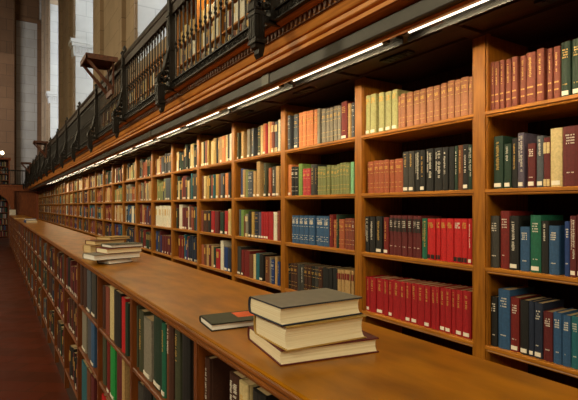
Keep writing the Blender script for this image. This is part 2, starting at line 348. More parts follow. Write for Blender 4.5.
rows[3, 1] = q([(95, 112, 122, 'dblue', 'L'), (113, 132, 130, 'tan', 'vL'), (133, 155, 132, 'moss', ''), (160, 198, 148, 'slate', 'bW'), (203, 223, 145, 'tan', 'L'), (235, 262, 60, 'tan', 'vL'), (300, 322, 75, 'dgrn2', 'vL'), (342, 364, 115, 'rust', 'kL'), (372, 405, 105, 'char', 'vWL'), (408, 438, 100, 'tan', 'L')], 230, 155, 8.89)
rows[3, 2] = q([(80, 96, 85, 'slate', ''), (97, 119, 88, 'lgreen', ''), (120, 136, 140, 'brown', ''), (138, 160, 125, 'grey', 'c'), (164, 184, 100, 'black', 'L'), (188, 212, 105, 'gold', 'L'), (218, 250, 105, 'navy', 'bL'), (252, 275, 110, 'purple', 'L'), (278, 299, 105, 'crimson', 'L'), (300, 321, 105, 'crimson', 'L'),
   (322, 341, 108, 'crimson', 'L'), (342, 380, 105, 'crimson', ''), (385, 416, 108, 'white', ''), (419, 442, 98, 'brick', 'u')], 230, 200, 8.89)
rows[3, 3] = q([(50, 76, 48, 'char', 'L'), (82, 99, 72, 'dred', 'kL'), (100, 140, 78, 'dred', ''), (142, 165, 105, 'brown', ''), (168, 186, 105, 'cream', ''), (187, 212, 98, 'teal', ''), (215, 240, 105, 'black', 'L'), (252, 284, 125, 'brown', 'v'), (286, 297, 130, 'grey', ''), (299, 319, 145, 'dblue', 'bW'), (323, 339, 125, 'tan', ''), (342, 360, 160, 'dblue', 'v')], 230, 240, 7.27)
rows[4, 0] = q([(90, 112, 125, 'cream', 'L'), (114, 128, 118, 'dgreen', 'L'), (130, 150, 108, 'brick', 'L'), (151, 166, 105, 'gold', 'L'), (190, 212, 115, 'cream', 'v'), (213, 238, 85, 'gold', 'v'), (242, 256, 88, 'black', ''), (262, 280, 75, 'tan', 'c'), (281, 299, 68, 'tan', 'L'), (300, 328, 58, 'orange', 'v'), (335, 355, 50, 'cream', 'k'), (356, 370, 48, 'char', 'L'), (374, 393, 38, 'white', 'L')], 192, 130, 10)
rows[4, 1] = q([(98, 116, 110, 'brown', 'v'), (118, 138, 112, 'cream', 'L'), (148, 170, 108, 'gold', 'k'), (171, 186, 100, 'dgrn2', ''), (190, 208, 105, 'pink', 'L'), (209, 222, 95, 'teal', ''), (236, 262, 92, 'gold', 'L'), (264, 284, 92, 'brown', ''), (286, 310, 82, 'slate', 'L'), (312, 326, 80, 'black', ''), (330, 358, 80, 'orange', 'L'), (362, 384, 74, 'black', 'L')], 192, 165, 10)
rows[4, 2] = q([(86, 108, 75, 'brick', 'v'), (112, 158, 78, 'dbrown', ''), (162, 184, 75, 'black', 'u'), (190, 222, 80, 'red', 'L'), (226, 262, 82, 'maroon', 'u'), (280, 312, 92, 'dgreen', 'L'), (325, 358, 80, 'red', 'cL'), (360, 384, 60, 'cream', ''), (385, 396, 58, 'gold', '')], 192, 203, 10)
rows[4, 3] = q([(94, 118, 98, 'rust', ''), (119, 142, 98, 'brown', ''), (145, 166, 100, 'tan', 'v'), (168, 186, 100, 'maroon', ''), (192, 214, 108, 'tan', 'c'), (216, 236, 120, 'dgrn2', 'L'), (238, 278, 140, 'red', ''), (284, 312, 58, 'white', ''), (320, 354, 120, 'dblue', 'L'), (356, 388, 130, 'navy', 'L')], 192, 235, 10)
BAYN = ['rightmost wall bay', 'second wall bay', 'third wall bay', 'fourth wall bay', 'fifth wall bay']
SHN = ['top shelf', 'second shelf', 'third shelf', 'fourth shelf']
nbooks = 0; SMALL = []
for (b_, r_), lst in rows.items():
    lo = PIL[b_] + .026; hi = PIL[b_ + 1] - .026
    prev = None
    for k, (x0, x1, yt, col, st) in enumerate(lst):
        ya, yb = Yat(x0, BX), Yat(x1, BX)
        ya = min(ya, hi if prev is None else prev - .0016); yb = max(yb, lo)
        if ya - yb < .007: yb = ya - .010
        if yb < lo - .002: continue
        prev = yb
        w = ya - yb; yc = (ya + yb) / 2
        h = Hat((x0 + x1) / 2, yt, BX) - SH[r_]; h = max(.16, min(.272, h))
        lab = '%s, %s from left, %s, %s' % (desc(col, st), ORD[k], SHN[r_], BAYN[b_])
        if b_ == 4:
            SMALL.append((BX, yc, E + SH[r_], w, h, col, st)); continue
        make_book((BX + rnd.uniform(0, .006), yc, E + SH[r_] + .0005), w, h, min(.2, h * .72), col, st, lab, 'books on the %s of the %s' % (SHN[r_], BAYN[b_]))
        nbooks += 1

# stuff books -----------------------------------------------------------------
PALK = ['brick', 'maroon', 'crimson', 'dred', 'rust', 'orange', 'cream', 'olive', 'tan', 'white', 'moss', 'green', 'dgreen', 'black', 'char', 'slate', 'blue', 'navy', 'dblue', 'teal', 'brown', 'dbrown', 'gold', 'grey']
def stuff_mats(): return [cloth(k) for k in PALK] + [M['paper_shelf'], M['label'], M['gold']]
NP = len(PALK)
def sbook(mb, X, y, z, w, h, dp, ci, lab, s=1):
    ol = [(X, y - w * .42), (X - .003 * s, y), (X, y + w * .42), (X + .004 * s, y + w / 2), (X + dp * s, y + w / 2), (X + dp * s, y - w / 2), (X + .004 * s, y - w / 2)]
    mb.prism(ol, z, z + h, 'Z', ci)
    mb.box(min(X + .006 * s, X + (dp - .004) * s), max(X + .006 * s, X + (dp - .004) * s), y - w * .42, y + w * .42, z + h, z + h + .0008, NP)
    if lab: mb.box(X - .0042, X + .001, y - w * .3, y + w * .3, z + .006, z + .026, NP + 1)
    elif rnd.random() < .6: mb.box(X - .0040, X + .001, y - w * .22, y + w * .22, z + h * .55, z + h * .86, NP + 2)
def sfill(mb, X, y0, y1, z, hmin, hmax, pal, dens=.96, plab=.4):
    y = y0; cur = None
    while y < y1 - .012:
        if cur is None or rnd.random() < .62: cur = (rnd.choice(pal), rnd.uniform(hmin - .01, hmax), rnd.uniform(.018, .046))
        w = min(cur[2] * rnd.uniform(.9, 1.1), y1 - y)
        if w < .01: break
        if rnd.random() < dens: sbook(mb, X + rnd.uniform(0, .012), y + w / 2, z, w - .001, cur[1] + rnd.uniform(-.004, .004), .17, PALK.index(cur[0]), rnd.random() < plab)
        y += w
mix_top = ['cream', 'tan', 'dgreen', 'brick', 'rust', 'olive', 'grey', 'white', 'char', 'dgreen', 'maroon', 'tan', 'slate', 'black']
mix_2 = ['cream', 'brick', 'slate', 'dgreen', 'tan', 'rust', 'teal', 'grey', 'maroon', 'black', 'moss', 'char', 'navy']
mix_3 = ['dgreen', 'black', 'slate', 'brick', 'maroon', 'teal', 'tan', 'white', 'blue', 'rust', 'dred']
mix_4 = ['dblue', 'black', 'dgreen', 'maroon', 'dbrown', 'char', 'teal', 'brick', 'navy', 'dred']
STF = MB(); mb = STF
for i in range(5, len(PIL) - 1):
    for r_, pal in enumerate((mix_top, mix_2, mix_3, mix_4)):
        pl = [rnd.choice(pal) for _ in range(7)]
        if (i, r_) == (6, 2):
            sfill(mb, BX, PIL[i] + .10, PIL[i + 1] - .05, E + SH[r_], .245, .25, ['white'], 1, .2); continue
        sfill(mb, BX, PIL[i] + .04, PIL[i + 1] - rnd.uniform(.04, .12), E + SH[r_], .2, .262, pl, .97)
for (X_, y_, z_, w_, h_, col_, st_) in SMALL: sbook(mb, X_, y_, z_, w_, h_, .17, PALK.index(col_) if col_ in PALK else PALK.index({'red': 'crimson', 'pink': 'brick', 'purple': 'slate', 'dgrn2': 'dgreen'}.get(col_, 'brown')), 'L' in st_)

# ------------------------------------------------------------------ the low free-standing bookcase and its counter
LX = .505; LP = .777; L0 = 1.32
LPIL = [L0 + LP * k for k in range(-2, 28)]            # divider centres
LSH = [-.697, -1.004, -1.387]
yend = LPIL[-1] + .03
mb = MB()
for i in range(len(LPIL) - 1):
    y0, y1 = LPIL[i], LPIL[i + 1]
    t = thing('low_bookcase_bay', 'low oak bookcase bay under the counter, ' + ('nearest the viewer' if i == 0 else 'farthest along the aisle' if i == len(LPIL) - 2 else ORD[i] + ' from the nearest'), 'bookcase', (LX, y0, E), 0, 'bays of the low bookcase')
    w = LP
    ups = [w] + ([0] if i == 0 else [])
    for u in ups:
        MB().box(0, .46, u - .018, u + .018, -E + .09, -.394).box(-.004, .01, u - .013, u + .013, -1.42, -.394).build('divider', M['oak_low'], t)
    for z in LSH:
        MB().prism([(0, z - .003), (.003, z), (.22, z), (.22, z - .022), (.008, z - .022), (.0, z - .017)], .018, w - .018).build('shelf', M['oak_low_h'], t)
    MB().box(.22, .235, .018, w - .018, -E + .09, -.394).build('back_panel', M['oak_back'], t)
    for z in LSH: MB().box(.236, .46, .018, w - .018, z - .022, z).build('shelf', M['oak_low_h'], t)
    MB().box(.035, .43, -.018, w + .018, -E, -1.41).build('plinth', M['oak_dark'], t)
# counter top (continuous)
ct = thing('counter_top', 'long polished oak counter top running over the low bookcase', 'counter top', (0, 0, 0))
prof = [(.492, -.363), (.497, -.360), (.973, -.360), (.978, -.363), (.978, -.374), (.492, -.374)]
MB().prism([(x, E + z) for x, z in prof], LPIL[0] - .03, yend).build('slab', M['counter'], ct)
for side, x0, sg in (('near', .492, 1), ('far', .978, -1)):
    ep = [(.004, -.3745), (.0, -.372), (.0, -.366), (-.003, -.364), (-.006, -.367), (-.007, -.372), (-.005, -.377), (-.001, -.379), (-.001, -.381), (-.004, -.383), (-.004, -.388), (.000, -.391), (.003, -.391), (.004, -.394), (.006, -.400), (.02, -.400), (.02, -.3745)]
    MB().prism([(x0 + sg * x, E + z) for x, z in ep], LPIL[0] - .03, yend).build('edge_moulding', M['edge'], ct)
# the end panel of the low case
MB().box(-.002, .462, LP + .018, LP + .034, -E, -.398).build('end_panel', M['oak_low'], t)

LBX = LX + .012
lrows = {}   # (bay index from the near end, row): list of (x0, x1, ytop, colour, style, forward offset)
lrows[1, 0] = [(202, 207, 358, 'dbrown', 'vW'), (226, 237, 376, 'dbrown', 'VW'), (238.5, 247, 383, 'cream', 'v'), (249, 262, 393, 'black', '')]
lrows[2, 0] = [(132.5, 136.5, 305, 'dgrn2', ''), (137.5, 141.5, 311, 'dgrn2', 'v'), (142, 149.5, 319, 'grey', 'L'), (151, 159.5, 317, 'dgreen', 'L'), (160.8, 164, 324, 'green', 'uL'), (164.5, 168.5, 324, 'brown', 'uW'), (169.5, 173.5, 327, 'dbrown', ''), (174.5, 179, 328, 'dgrn2', 'u'), (179.5, 187, 334, 'black', '')]
lrows[2, 1] = [(134, 141, 384, 'char', ''), (142, 150, 386, 'black', ''), (151, 158, 390, 'dgreen', '')]
lrows[3, 0] = [(99, 103, 285, 'dbrown', ''), (105, 108.4, 287, 'brick', ''), (109, 113, 287, 'cream', ''), (113.5, 120, 292, 'black', ''), (121, 124.3, 298, 'red', ''), (124.8, 127, 303, 'dgreen', '')]
lrows[3, 1] = [(101.5, 104.5, 333, 'dgrn2', ''), (107.5, 109.8, 340, 'dred', 'L'), (110, 114.5, 343, 'bgreen', 'L'), (115, 121, 348, 'maroon', ''), (121.5, 123.5, 360, 'tan', 'L')]
lrows[3, 2] = [(100, 103, 391, 'red', 'L'), (103.4, 106, 395, 'red', 'L'), (106.5, 109, 398, 'rust', 'L'), (110, 116, 400, 'tan', '')]
lrows[4, 0] = [(78, 82, 262, 'dbrown', ''), (82.4, 85.2, 266, 'dbrown', ''), (86, 89.5, 270, 'slate', 'L'), (90, 94, 272, 'char', 'L')]
lrows[4, 1] = [(77, 80.5, 310, 'navy', ''), (81, 85, 312, 'grey', 'L'), (86, 90, 316, 'slate', ''), (90.3, 93.5, 322, 'blue', 'L')]
lrows[4, 2] = [(76.5, 80, 345, 'black', 'L'), (81, 86, 364, 'teal', ''), (86.6, 90, 366, 'brown', ''), (90.3, 93, 370, 'maroon', '')]
LB = ['nearest', 'second', 'third', 'fourth', 'fifth']
for (b_, r_), lst in lrows.items():
    lo = LPIL[b_] + .02; hi = LPIL[b_ + 1] - .02; prev = None
    for k, (x0, x1, yt, col, st) in enumerate(lst):
        ya, yb = Yat(x0, LBX), Yat(x1, LBX)
        ya = min(ya, hi if prev is None else prev - .0016); yb = max(yb, lo)
        if ya - yb < .008: continue
        prev = yb
        zt = Hat((x0 + x1) / 2, yt, LBX)
        h = max(.17, min(.285 if r_ < 2 else .31, zt - LSH[r_]))
        make_book((LBX + rnd.uniform(0, .012), (ya + yb) / 2, E + LSH[r_] + .0005), ya - yb, h, .17 if ya - yb > .02 else .155, col, st,
                  '%s, %s from left, %s shelf, %s low bay' % (desc(col, st), ORD[k], ['top', 'second', 'third'][r_], LB[b_]), 'books in the %s bay of the low bookcase, %s shelf' % (LB[b_], ['top', 'second', 'third'][r_]))
        nbooks += 1
mb = STF
for i in range(5, len(LPIL) - 1):
    for r_ in range(3):
        pal = [rnd.choice(['maroon', 'dgreen', 'black', 'char', 'dbrown', 'dbrown', 'slate', 'black', 'navy', 'maroon', 'dgreen', 'brown']) for _ in range(3)]
        if i in (5, 6): pal = ['maroon', 'maroon', 'black'] if (i + r_) % 2 else ['maroon', 'dbrown', 'dgreen']
        sfill(mb, LBX, LPIL[i] + rnd.uniform(.02, .12), LPIL[i + 1] - rnd.uniform(.02, .2), E + LSH[r_], .2, .27, pal, .95, .65)

# ------------------------------------------------------------------ books lying on the counter
def flat_book(label, cx, cy, z, L, W, T, rz, col, pages='pages', group=None, top=None, spine_y=1):
    """lying book: L along local x (tail to head), W along local y, spine at +y, fore edge (hollow) at -y"""
    t = thing('book', label, 'book', (cx, cy, z), rz, group)
    bt = .0032; s = spine_y
    o = [(-W / 2, 0), (-W / 2, bt)]
    o += [(W / 2 - .010, bt), (W / 2 - .004, bt + .004)]
    n = 6
    inn = []
    for k in range(n + 1):
        a = -math.pi / 2 + math.pi * k / n
        inn.append((W / 2 - .012 + .006 * math.cos(a), T / 2 + (T / 2 - bt) * math.sin(a)))
    outr = []
    for k in range(n + 1):
        a = -math.pi / 2 + math.pi * k / n
        outr.append((W / 2 - .010 + .010 * math.cos(a), T / 2 + (T / 2) * math.sin(a)))
    ol = [(-W / 2, bt), *inn, (-W / 2, T - bt), (-W / 2, T), *reversed(outr), (-W / 2, 0)]
    ol = [(p * s, q_) for p, q_ in ol]
    bevel(MB().prism(ol, -L / 2, L / 2, 'X').build('cover', top or cloth(col), t), .0008, 1)
    pg = [(W / 2 - .013 + .006 * math.cos(-math.pi / 2 + math.pi * k / n), T / 2 + (T / 2 - bt) * math.sin(-math.pi / 2 + math.pi * k / n)) for k in range(n + 1)]
    for k in range(n + 1):
        a = math.pi / 2 - math.pi * k / n
        pg.append((-W / 2 + .004 + min(.012, T * .22) * math.cos(a), T / 2 + (T / 2 - bt) * math.sin(a)))
    pg = [(p * s, q_) for p, q_ in pg]
    MB().prism(pg, -L / 2 + .004, L / 2 - .004, 'X').build('page_block', M[pages], t)
    return t
CZ = E - .360
# near stack
flat_book('wide book with dark red cover, bottom of the near stack on the counter', .690, 0.998, CZ, .262, .240, .036, math.radians(-9), 'maroon', 'pages', 'books stacked on the counter')
flat_book('thick book with yellow-edged cover, middle of the near stack on the counter', .664, .965, CZ + .0365, .224, .175, .055, math.radians(-2.5), 'gold', 'pages', 'books stacked on the counter')
M['navy_grey'] = plain('grey_worn_cover', (112, 110, 98), .42, 0, .08, 40, .1)
t = flat_book('thick grey book with navy edges, topmost of the near stack', .656, .972, CZ + .092, .234, .166, .042, math.radians(-.5), 'navy', 'pages', 'books stacked on the counter')
MB().box(-.1165, .1165, -.0826, .070, .0418, .0426).build('cover_board', M['navy_grey'], t)
t = flat_book('thin olive-brown book with an orange label, beside the near stack', .634, 1.310, CZ, .206, .132, .021, math.radians(-6), 'black', 'pages_white', 'books stacked on the counter')
MB().box(-.0995, .0995, -.0655, .058, .0208, .0216).build('cover_board', cloth('dgrn2'), t)
MB().box(-.005, .060, -.020, .045, .0216, .0222).build('cover_label', M['orange_label'], t)
# middle pile
g = 'books piled on the middle of the counter'
def px_ctr(px, py, z): # counter point from a photo point
    dz = F * (E - z) / (py - HY); X = (px - VX) * dz / (F / CT); return X, (dz - X * ST) / CT
flat_book('black book at the bottom of the pile halfway along the counter', 0.647, 3.12, CZ, .17, .13, .028, math.radians(24), 'black', 'pages_white', g)
flat_book('broad cream-paged book above the black one in the middle pile', 0.634, 3.14, CZ + .0285, .30, .19, .035, math.radians(12), 'grey', 'pages_white', g)
flat_book('red-covered book under the topmost one in the middle pile', 0.678, 3.14, CZ + .064, .235, .17, .033, math.radians(13), 'dred', 'pages', g)
flat_book('thin dark-green book, topmost of the front middle pile', 0.700, 3.15, CZ + .0975, .215, .155, .021, math.radians(12), 'dgrn2', 'pages_white', g)
flat_book('plain tan book at the bottom of the rear middle pile', 0.632, 3.40, CZ, .22, .15, .048, math.radians(14), 'tan', 'pages_tan', g)
flat_book('thick tan book in the centre of the rear middle pile', 0.627, 3.39, CZ + .0485, .22, .15, .05, math.radians(10), 'tan', 'pages_tan', g)
flat_book('brown book with dark edge, upper in the rear middle pile', 0.642, 3.40, CZ + .099, .215, .15, .03, math.radians(16), 'brown', 'pages_tan', g)
flat_book('tan book topmost and farthest right of the rear middle pile', 0.702, 3.43, CZ + .1295, .18, .14, .018, math.radians(30), 'gold', 'pages_tan', g)
# far pile
g = 'books far down the counter'
flat_book('dark blue book with cream pages far down the counter, lower of two', .66, 11.6, CZ, .30, .23, .055, math.radians(94), 'dblue', 'pages', g)
flat_book('thin blue-covered book far down the counter, upper of two', .65, 11.62, CZ + .0555, .28, .22, .03, math.radians(86), 'blue', 'pages_white', g)
flat_book('thin tan folder-like book lying flat behind the far blue book', .60, 15.0, CZ, .28, .22, .03, math.radians(5), 'tan', 'pages_tan', g)
# stacked lying books seen on the fourth shelf etc: white paper stack at the far counter end
t = thing('paper_stack', 'white stack of papers at the far left end of the counter', 'papers', (.60, 22.0, CZ), 0)
for k in range(5): MB().box(-.11 + .004 * (k % 3), .11 + .004 * (k % 2), -.15, .15, .042 * k, .042 * k + .04).build('paper_bundle', M['label'], t)

# ------------------------------------------------------------------ strip lights under the gallery
TL = .83
g = 'strip lights under the gallery'
y = .53; k = 0
def tube_lamp(parent, L, z, power, tilt):
    l = bpy.data.lights.new('tube_lamp', 'AREA'); l.shape = 'RECTANGLE'; l.size = .008; l.size_y = L; l.energy = power; l.color = (1, .78, .46)
    o = bpy.data.objects.new('tube_lamp', l); C.objects.link(o); o.parent = parent; o.location = (.001, 0, z); o.rotation_euler = (0, math.radians(-tilt), 0)
def strip_light():
    t = thing('strip_light', '', 'light', (1.358, 0, E + SOF), 0, g)
    MB().box(-.028, .054, -.40, .40, -.004, .018).build('housing', M['black'], t)
    MB().box(.028, .054, -.40, .40, -.006, -.004).box(.049, .054, -.40, .40, -.025, -.005).build('shade', M['black'], t)
    MB().box(-.032, -.026, -.415, .415, -.0215, .012).build('front_lip', M['frieze'], t)
    MB().tube([(0, -.345, -.012), (0, .345, -.012)], .0052, 8).build('tube', M['tube'], t, True)
    tube_lamp(t, .66, -.0205, 3.4, 30)
    MB().box(-.010, .010, -.37, -.345, -.020, -.003).build('end_cap', M['channel'], t); MB().box(-.010, .010, .345, .37, -.020, -.003).build('end_cap', M['channel'], t)
    return t
proto = strip_light()
while y + TL < 16.5:
    t = proto if k == 0 else copy_tree(proto)
    t.location = (1.358, y + TL / 2, E + SOF)
    if k > 5:
        for ch in t.children:
            if ch.type == 'LIGHT': ch.data = ch.data.copy(); ch.data.energy = 2.1
    t['label'] = 'lit strip light under the gallery edge, ' + ('nearest of the row' if k == 0 else ORD[k] + ' from the nearest'); y += TL; k += 1
# channel carrying the wiring
YN, YF = -.1, 23.85
t = thing('metal_channel', 'long dark metal wiring channel between strip lights and cornice', 'conduit', (0, 0, E))
MB().prism([(1.298, .681), (1.330, .678), (1.334, .744), (1.302, .742), (1.293, .735), (1.294, .686)], YN, YF).build('channel_body', M['channel'], t)
MB().prism([(1.318, .676), (1.336, .676), (1.336, .684), (1.318, .690)], YN, YF).build('lower_strip', M['frieze'], t)
for k in range(9): # collars round the channel
    yy = 2.31 + k * 2.33
    MB().prism([(1.288, .682), (1.336, .676), (1.338, .75), (1.300, .75), (1.288, .738)], yy - .04, yy + .04).build('collar', M['collar'], t)

# ------------------------------------------------------------------ gallery: cornice, floor, railings, brackets
t = thing('gallery_cornice', 'moulded oak cornice running under the iron gallery railing', 'cornice', (0, 0, E))
MB().prism([(1.345, .70), (1.345, .84), (1.262, .84), (1.258, .780), (1.262, .777), (1.252, .774), (1.250, .756), (1.262, .752), (1.33, .748), (1.33, .70)], YN, YF).build('lower_fascia', M['frieze'], t)
MB().prism([(1.258, .781), (1.244, .783), (1.240, .787), (1.239, .804), (1.246, .808), (1.246, .811), (1.27, .811)], YN, YF).build('middle_fascia', M['frieze'], t)
MB().prism([(1.27, .811), (1.234, .813), (1.230, .818), (1.216, .846), (1.212, .849), (1.212, .886), (1.27, .886)], YN, YF).build('frieze', M['frieze'], t)
mb = MB(); yy = YN
while yy < YF:
    mb.prism([(yy, .884), (yy + .010, .853), (yy + .018, .853), (yy + .028, .884)], 1.198, 1.213, 'X'); yy += .038
mb.prism([(1.213, .847), (1.205, .849), (1.205, .853), (1.213, .853)], YN, YF)
mb.build('leaf_band', M['carved'], t)
MB().prism([(1.30, .8845), (1.196, .8845), (1.172, .890), (1.168, .897), (1.30, .897)], YN, YF).build('cornice_cap', M['frieze'], t)
o = MB().box(1.27, 2.62, YN, YF, E + .85, E + .925).build('gallery_floor', M['oak_dark']); struct(o); o.name = 'floor_gallery'

GX = 1.156; PG = 1.554
posts = [3.544 + PG * k for k in range(-2, 14)]
# railing section prototype, from y=0 to PG
def ring(mb, cy, cz, r, x=0, tr=.004, n=10, a0=0, a1=2 * math.pi):
    mb.tube([(x, cy + r * math.cos(a0 + (a1 - a0) * k / n), cz + r * math.sin(a0 + (a1 - a0) * k / n)) for k in range(n + 1)], tr, 4, 0, False)
def railing_section():
    t = thing('railing_section', '', 'railing', (GX, 0, E), 0, 'iron railing sections along the gallery')
    y0, y1 = .028, PG - .028
    mb = MB().box(-.012, .03, y0, y1, .898, .906).box(-.012, .03, y0, y1, .950, .959).box(.0, .02, y0, y1, .906, .950)
    n = 24
    for k in range(n):
        cy = y0 + (k + .5) * (y1 - y0) / n
        ring(mb, cy, .928, .014, -.004, .0034, 8); mb.tube([(-.004, cy + .018, .912), (-.007, cy + .031, .928), (-.004, cy + .018, .944)], .003, 4)
    mb.build('bottom_frieze', M['iron'], t)
    MB().prism([(-.022, 1.565), (-.016, 1.588), (.036, 1.588), (.042, 1.565), (.034, 1.545), (.026, 1.54), (.026, 1.475), (.032, 1.465), (-.012, 1.465), (-.006, 1.475), (-.006, 1.54), (-.014, 1.545)], y0, y1).build('top_rail', M['iron_rail'], t)
    nb = 18
    pm = None
    for k in range(nb):
        cy = y0 + (k + .5) * (y1 - y0) / nb
        if pm is None:
            pm = MB().lathe(0, 0, [(.011, .958), (.011, .985), (.006, .995), (.0065, 1.19), (.012, 1.205), (.007, 1.22), (.013, 1.235), (.007, 1.25), (.0065, 1.40), (.010, 1.42), (.006, 1.44), (.010, 1.465)], 6).mesh('baluster', M['iron'])
        link('baluster', pm, t, (.01, cy, 0))
    return t
proto = railing_section()
for k in range(len(posts) - 1):
    t = proto if k == 0 else copy_tree(proto)
    t.location = (GX, posts[k], E)
    t['label'] = 'black iron gallery railing section with turned balusters, ' + ('nearest of the row' if k == 0 else 'farthest of the row' if k == len(posts) - 2 else ORD[k] + ' from the nearest')
def bracket_post():
    t = thing('railing_post', '', 'railing post', (GX, 0, E), 0, 'iron posts with scrolled brackets')
    MB().box(-.030, .030, -.028, .028, .90, 1.60).box(-.036, .036, -.034, .034, 1.455, 1.475).box(-.038, .038, -.036, .036, 1.60, 1.615).box(-.036, .036, -.034, .034, 1.19, 1.21)\
        .box(-.034, -.030, -.016, .016, 1.23, 1.44).box(-.034, -.030, -.016, .016, 1.0, 1.17).build('post', M['iron'], t)
    MB().lathe(0, 0, [(.020, 1.614), (.012, 1.625), (.024, 1.645), (.020, 1.665), (.006, 1.685)], 8).build('finial', M['iron'], t, True)
    b_ = MB().box(-.116, -.066, -.034, .034, .785, .915).box(-.122, -.060, -.040, .040, .908, .926).box(-.120, -.062, -.038, .038, .775, .790)
    for q_ in range(4): b_.box(-.120, -.114, -.030 + q_ * .017, -.021 + q_ * .017, .80, .905)
    for q_ in range(3):
        for s in (-1, 1): b_.box(-.110 + q_ * .015, -.102 + q_ * .015, min(s * .032, s * .038), max(s * .032, s * .038), .80, .905)
    b_.box(-.07, .06, -.010, .010, .885, .922)
    b_.build('bracket_block', M['iron'], t)
    # carved tail below the block
    MB().prism([(-.114, .778), (-.108, .758), (-.092, .750), (-.094, .728), (-.082, .708), (-.070, .716), (-.064, .740), (-.060, .760), (-.060, .778)], -.024, .024).build('bracket_tail', M['iron'], t)
    sc = MB()   # open scrollwork rising from the block to the post
    for s in (-.022, 0, .022):
        sc.tube([(-.120, s, .93), (-.116, s, .965), (-.100, s, .995), (-.078, s, 1.02), (-.062, s, 1.06), (-.052, s, 1.11), (-.040, s, 1.16), (-.028, s, 1.19)], [.011, .010, .009, .009, .009, .009, .009, .010], 6)
        for cx_, cz_, r_ in ((-.088, .960, .024), (-.052, .962, .017), (-.056, 1.012, .018), (-.044, 1.06, .014), (-.108, .945, .010), (-.038, 1.10, .010)):
            sc.tube([(cx_ + r_ * (1 - .035 * a) * math.cos(a * .55), s, cz_ + r_ * (1 - .035 * a) * math.sin(a * .55)) for a in range(16)], .0055, 5, 0)
    sc.build('scrollwork', M['iron'], t)
    return t
proto = bracket_post()
for k in range(len(posts)):
    t = proto if k == 0 else copy_tree(proto)
    t.location = (GX, posts[k], E)
    t['label'] = 'black iron railing post with scrolled bracket, ' + ('nearest of the row' if k == 0 else 'farthest of the row' if k == len(posts) - 1 else ORD[k] + ' from the nearest')

# wooden floodlight shelves hung on the railing
def rail_shelf(y, lab, s=1.0, dz=-.05):
    t = thing('rail_shelf', lab, 'shelf', (GX - .03, y, E + dz), 0, 'wooden lamp shelves hung on the gallery railing')
    MB().box(-.30, .03, -.20, .20, 1.68, 1.70).box(-.30, -.282, -.20, .20, 1.645, 1.68).box(-.30, .03, -.2, -.185, 1.645, 1.68).box(-.30, .03, .185, .2, 1.645, 1.68).build('tray', M['oak_tray'], t)
    for yy in (-.14, .14):
        MB().prism([(-.30, 1.66), (-.27, 1.66), (.0, 1.36), (.0, 1.31)], yy - .018, yy + .018).build('strut', M['oak_tray'], t)
        MB().box(-.018, .0, yy - .018, yy + .018, 1.30, 1.68).build('upright', M['oak_tray'], t)
    MB().box(-.03, -.004, -.16, .16, 1.30, 1.355).build('foot_rail', M['oak_tray'], t)
    return t
rail_shelf(5.62, 'wooden lamp shelf with diagonal struts on the gallery railing, nearest')
rail_shelf(13.6, 'wooden lamp shelf on the railing, middle one before the stone wall')
rail_shelf(20.4, 'small wooden lamp shelf on the railing, farthest by the gallery corner')

def gallery_fill():  # hidden strip lamps added to brighten the gallery books
    t = thing('added_gallery_lamp', '', 'light', (2.222, 0, E + 2.89), 0, 'added hidden strip lamps over the gallery bookcase')
    MB().box(-.015, .015, -.36, .36, 0, .02).build('housing', M['channel'], t)
    MB().tube([(0, -.33, -.008), (0, .33, -.008)], .006, 6).build('tube', M['tube'], t, True)
    tube_lamp(t, .62, -.016, 9.0, 0)
    return t
proto = gallery_fill()
for k in range(5):
    t = proto if k == 0 else copy_tree(proto)
    t.location = (2.222, .43 + .78 * (k * 1.5 + .5), E + 2.893)
    t['label'] = 'added hidden strip lamp over the gallery bookcase cornice, ' + ('nearest of the row' if k == 0 else ORD[k] + ' from the nearest')
# gallery bookcase behind the railing
GBX = 2.25; GSH = [.93, 1.20, 1.475, 1.75, 2.03, 2.31]
gp = [.43 + .78 * k for k in range(31)]
for i in range(len(gp) - 1):
    if gp[i] > 24: break
    t = thing('gallery_bookcase_bay', 'reddish wooden gallery bookcase bay behind the railing, ' + ('nearest' if i == 0 else ORD[i] + ' from the nearest'), 'bookcase', (GBX, gp[i], E), 0, 'gallery bookcase bays')
    tp = 2.93 if i < 8 else 2.36
    for u in ([0, .78] if i == 0 else [.78]): MB().box(0, .28, u - .02, u + .02, .93, tp).build('upright', M['oak_v'], t)
    for z in GSH[1:(6 if i < 8 else 5)]: MB().box(0, .28, .02, .76, z - .02, z).build('shelf', M['oak_h'], t)
    MB().box(.28, .30, 0, .78, .93, tp).build('back_panel', M['oak_back'], t)
    MB().prism([(-.05, tp), (-.05, tp + .04), (.3, tp + .04), (.3, tp - .07), (.0, tp - .07), (-.01, tp - .02)], 0, .78).build('cornice', M['oak_h'], t)
gal = ['cream', 'gold', 'white', 'orange', 'tan', 'dred', 'slate', 'navy', 'brick', 'grey', 'olive', 'brown']
cnt = {}
for i in (4, 5, 6):     # nearest visible gallery books, one by one
    for r_, z in ((4, GSH[4]), (5, GSH[5])):
        if nbooks > 292: continue
        y = gp[i] + .03; k = 0; cnt[i, r_] = 1
        while y < gp[i + 1] - .06:
            w = rnd.uniform(.040, .066); col = rnd.choice(gal if r_ < 5 else ['cream', 'white', 'cream', 'gold', 'tan', 'blue', 'gold'])
            if y + w > gp[i + 1] - .03: break
            h = rnd.uniform(.19, .235)
            st = rnd.choice(['', 'L', 'b', 'v'])
            make_book((GBX + .02, y + w / 2, E + z + .0005), w - .001, h, .17, col, st,
                '%s on gallery, %s from right, %s shelf, %s bay' % (desc(col, st).replace('hardcover ', ''), ORD[k], ['middle', 'upper'][r_ - 4], ORD[i]), 'books in the gallery bookcase')
            nbooks += 1; k += 1; y += w
mb = STF
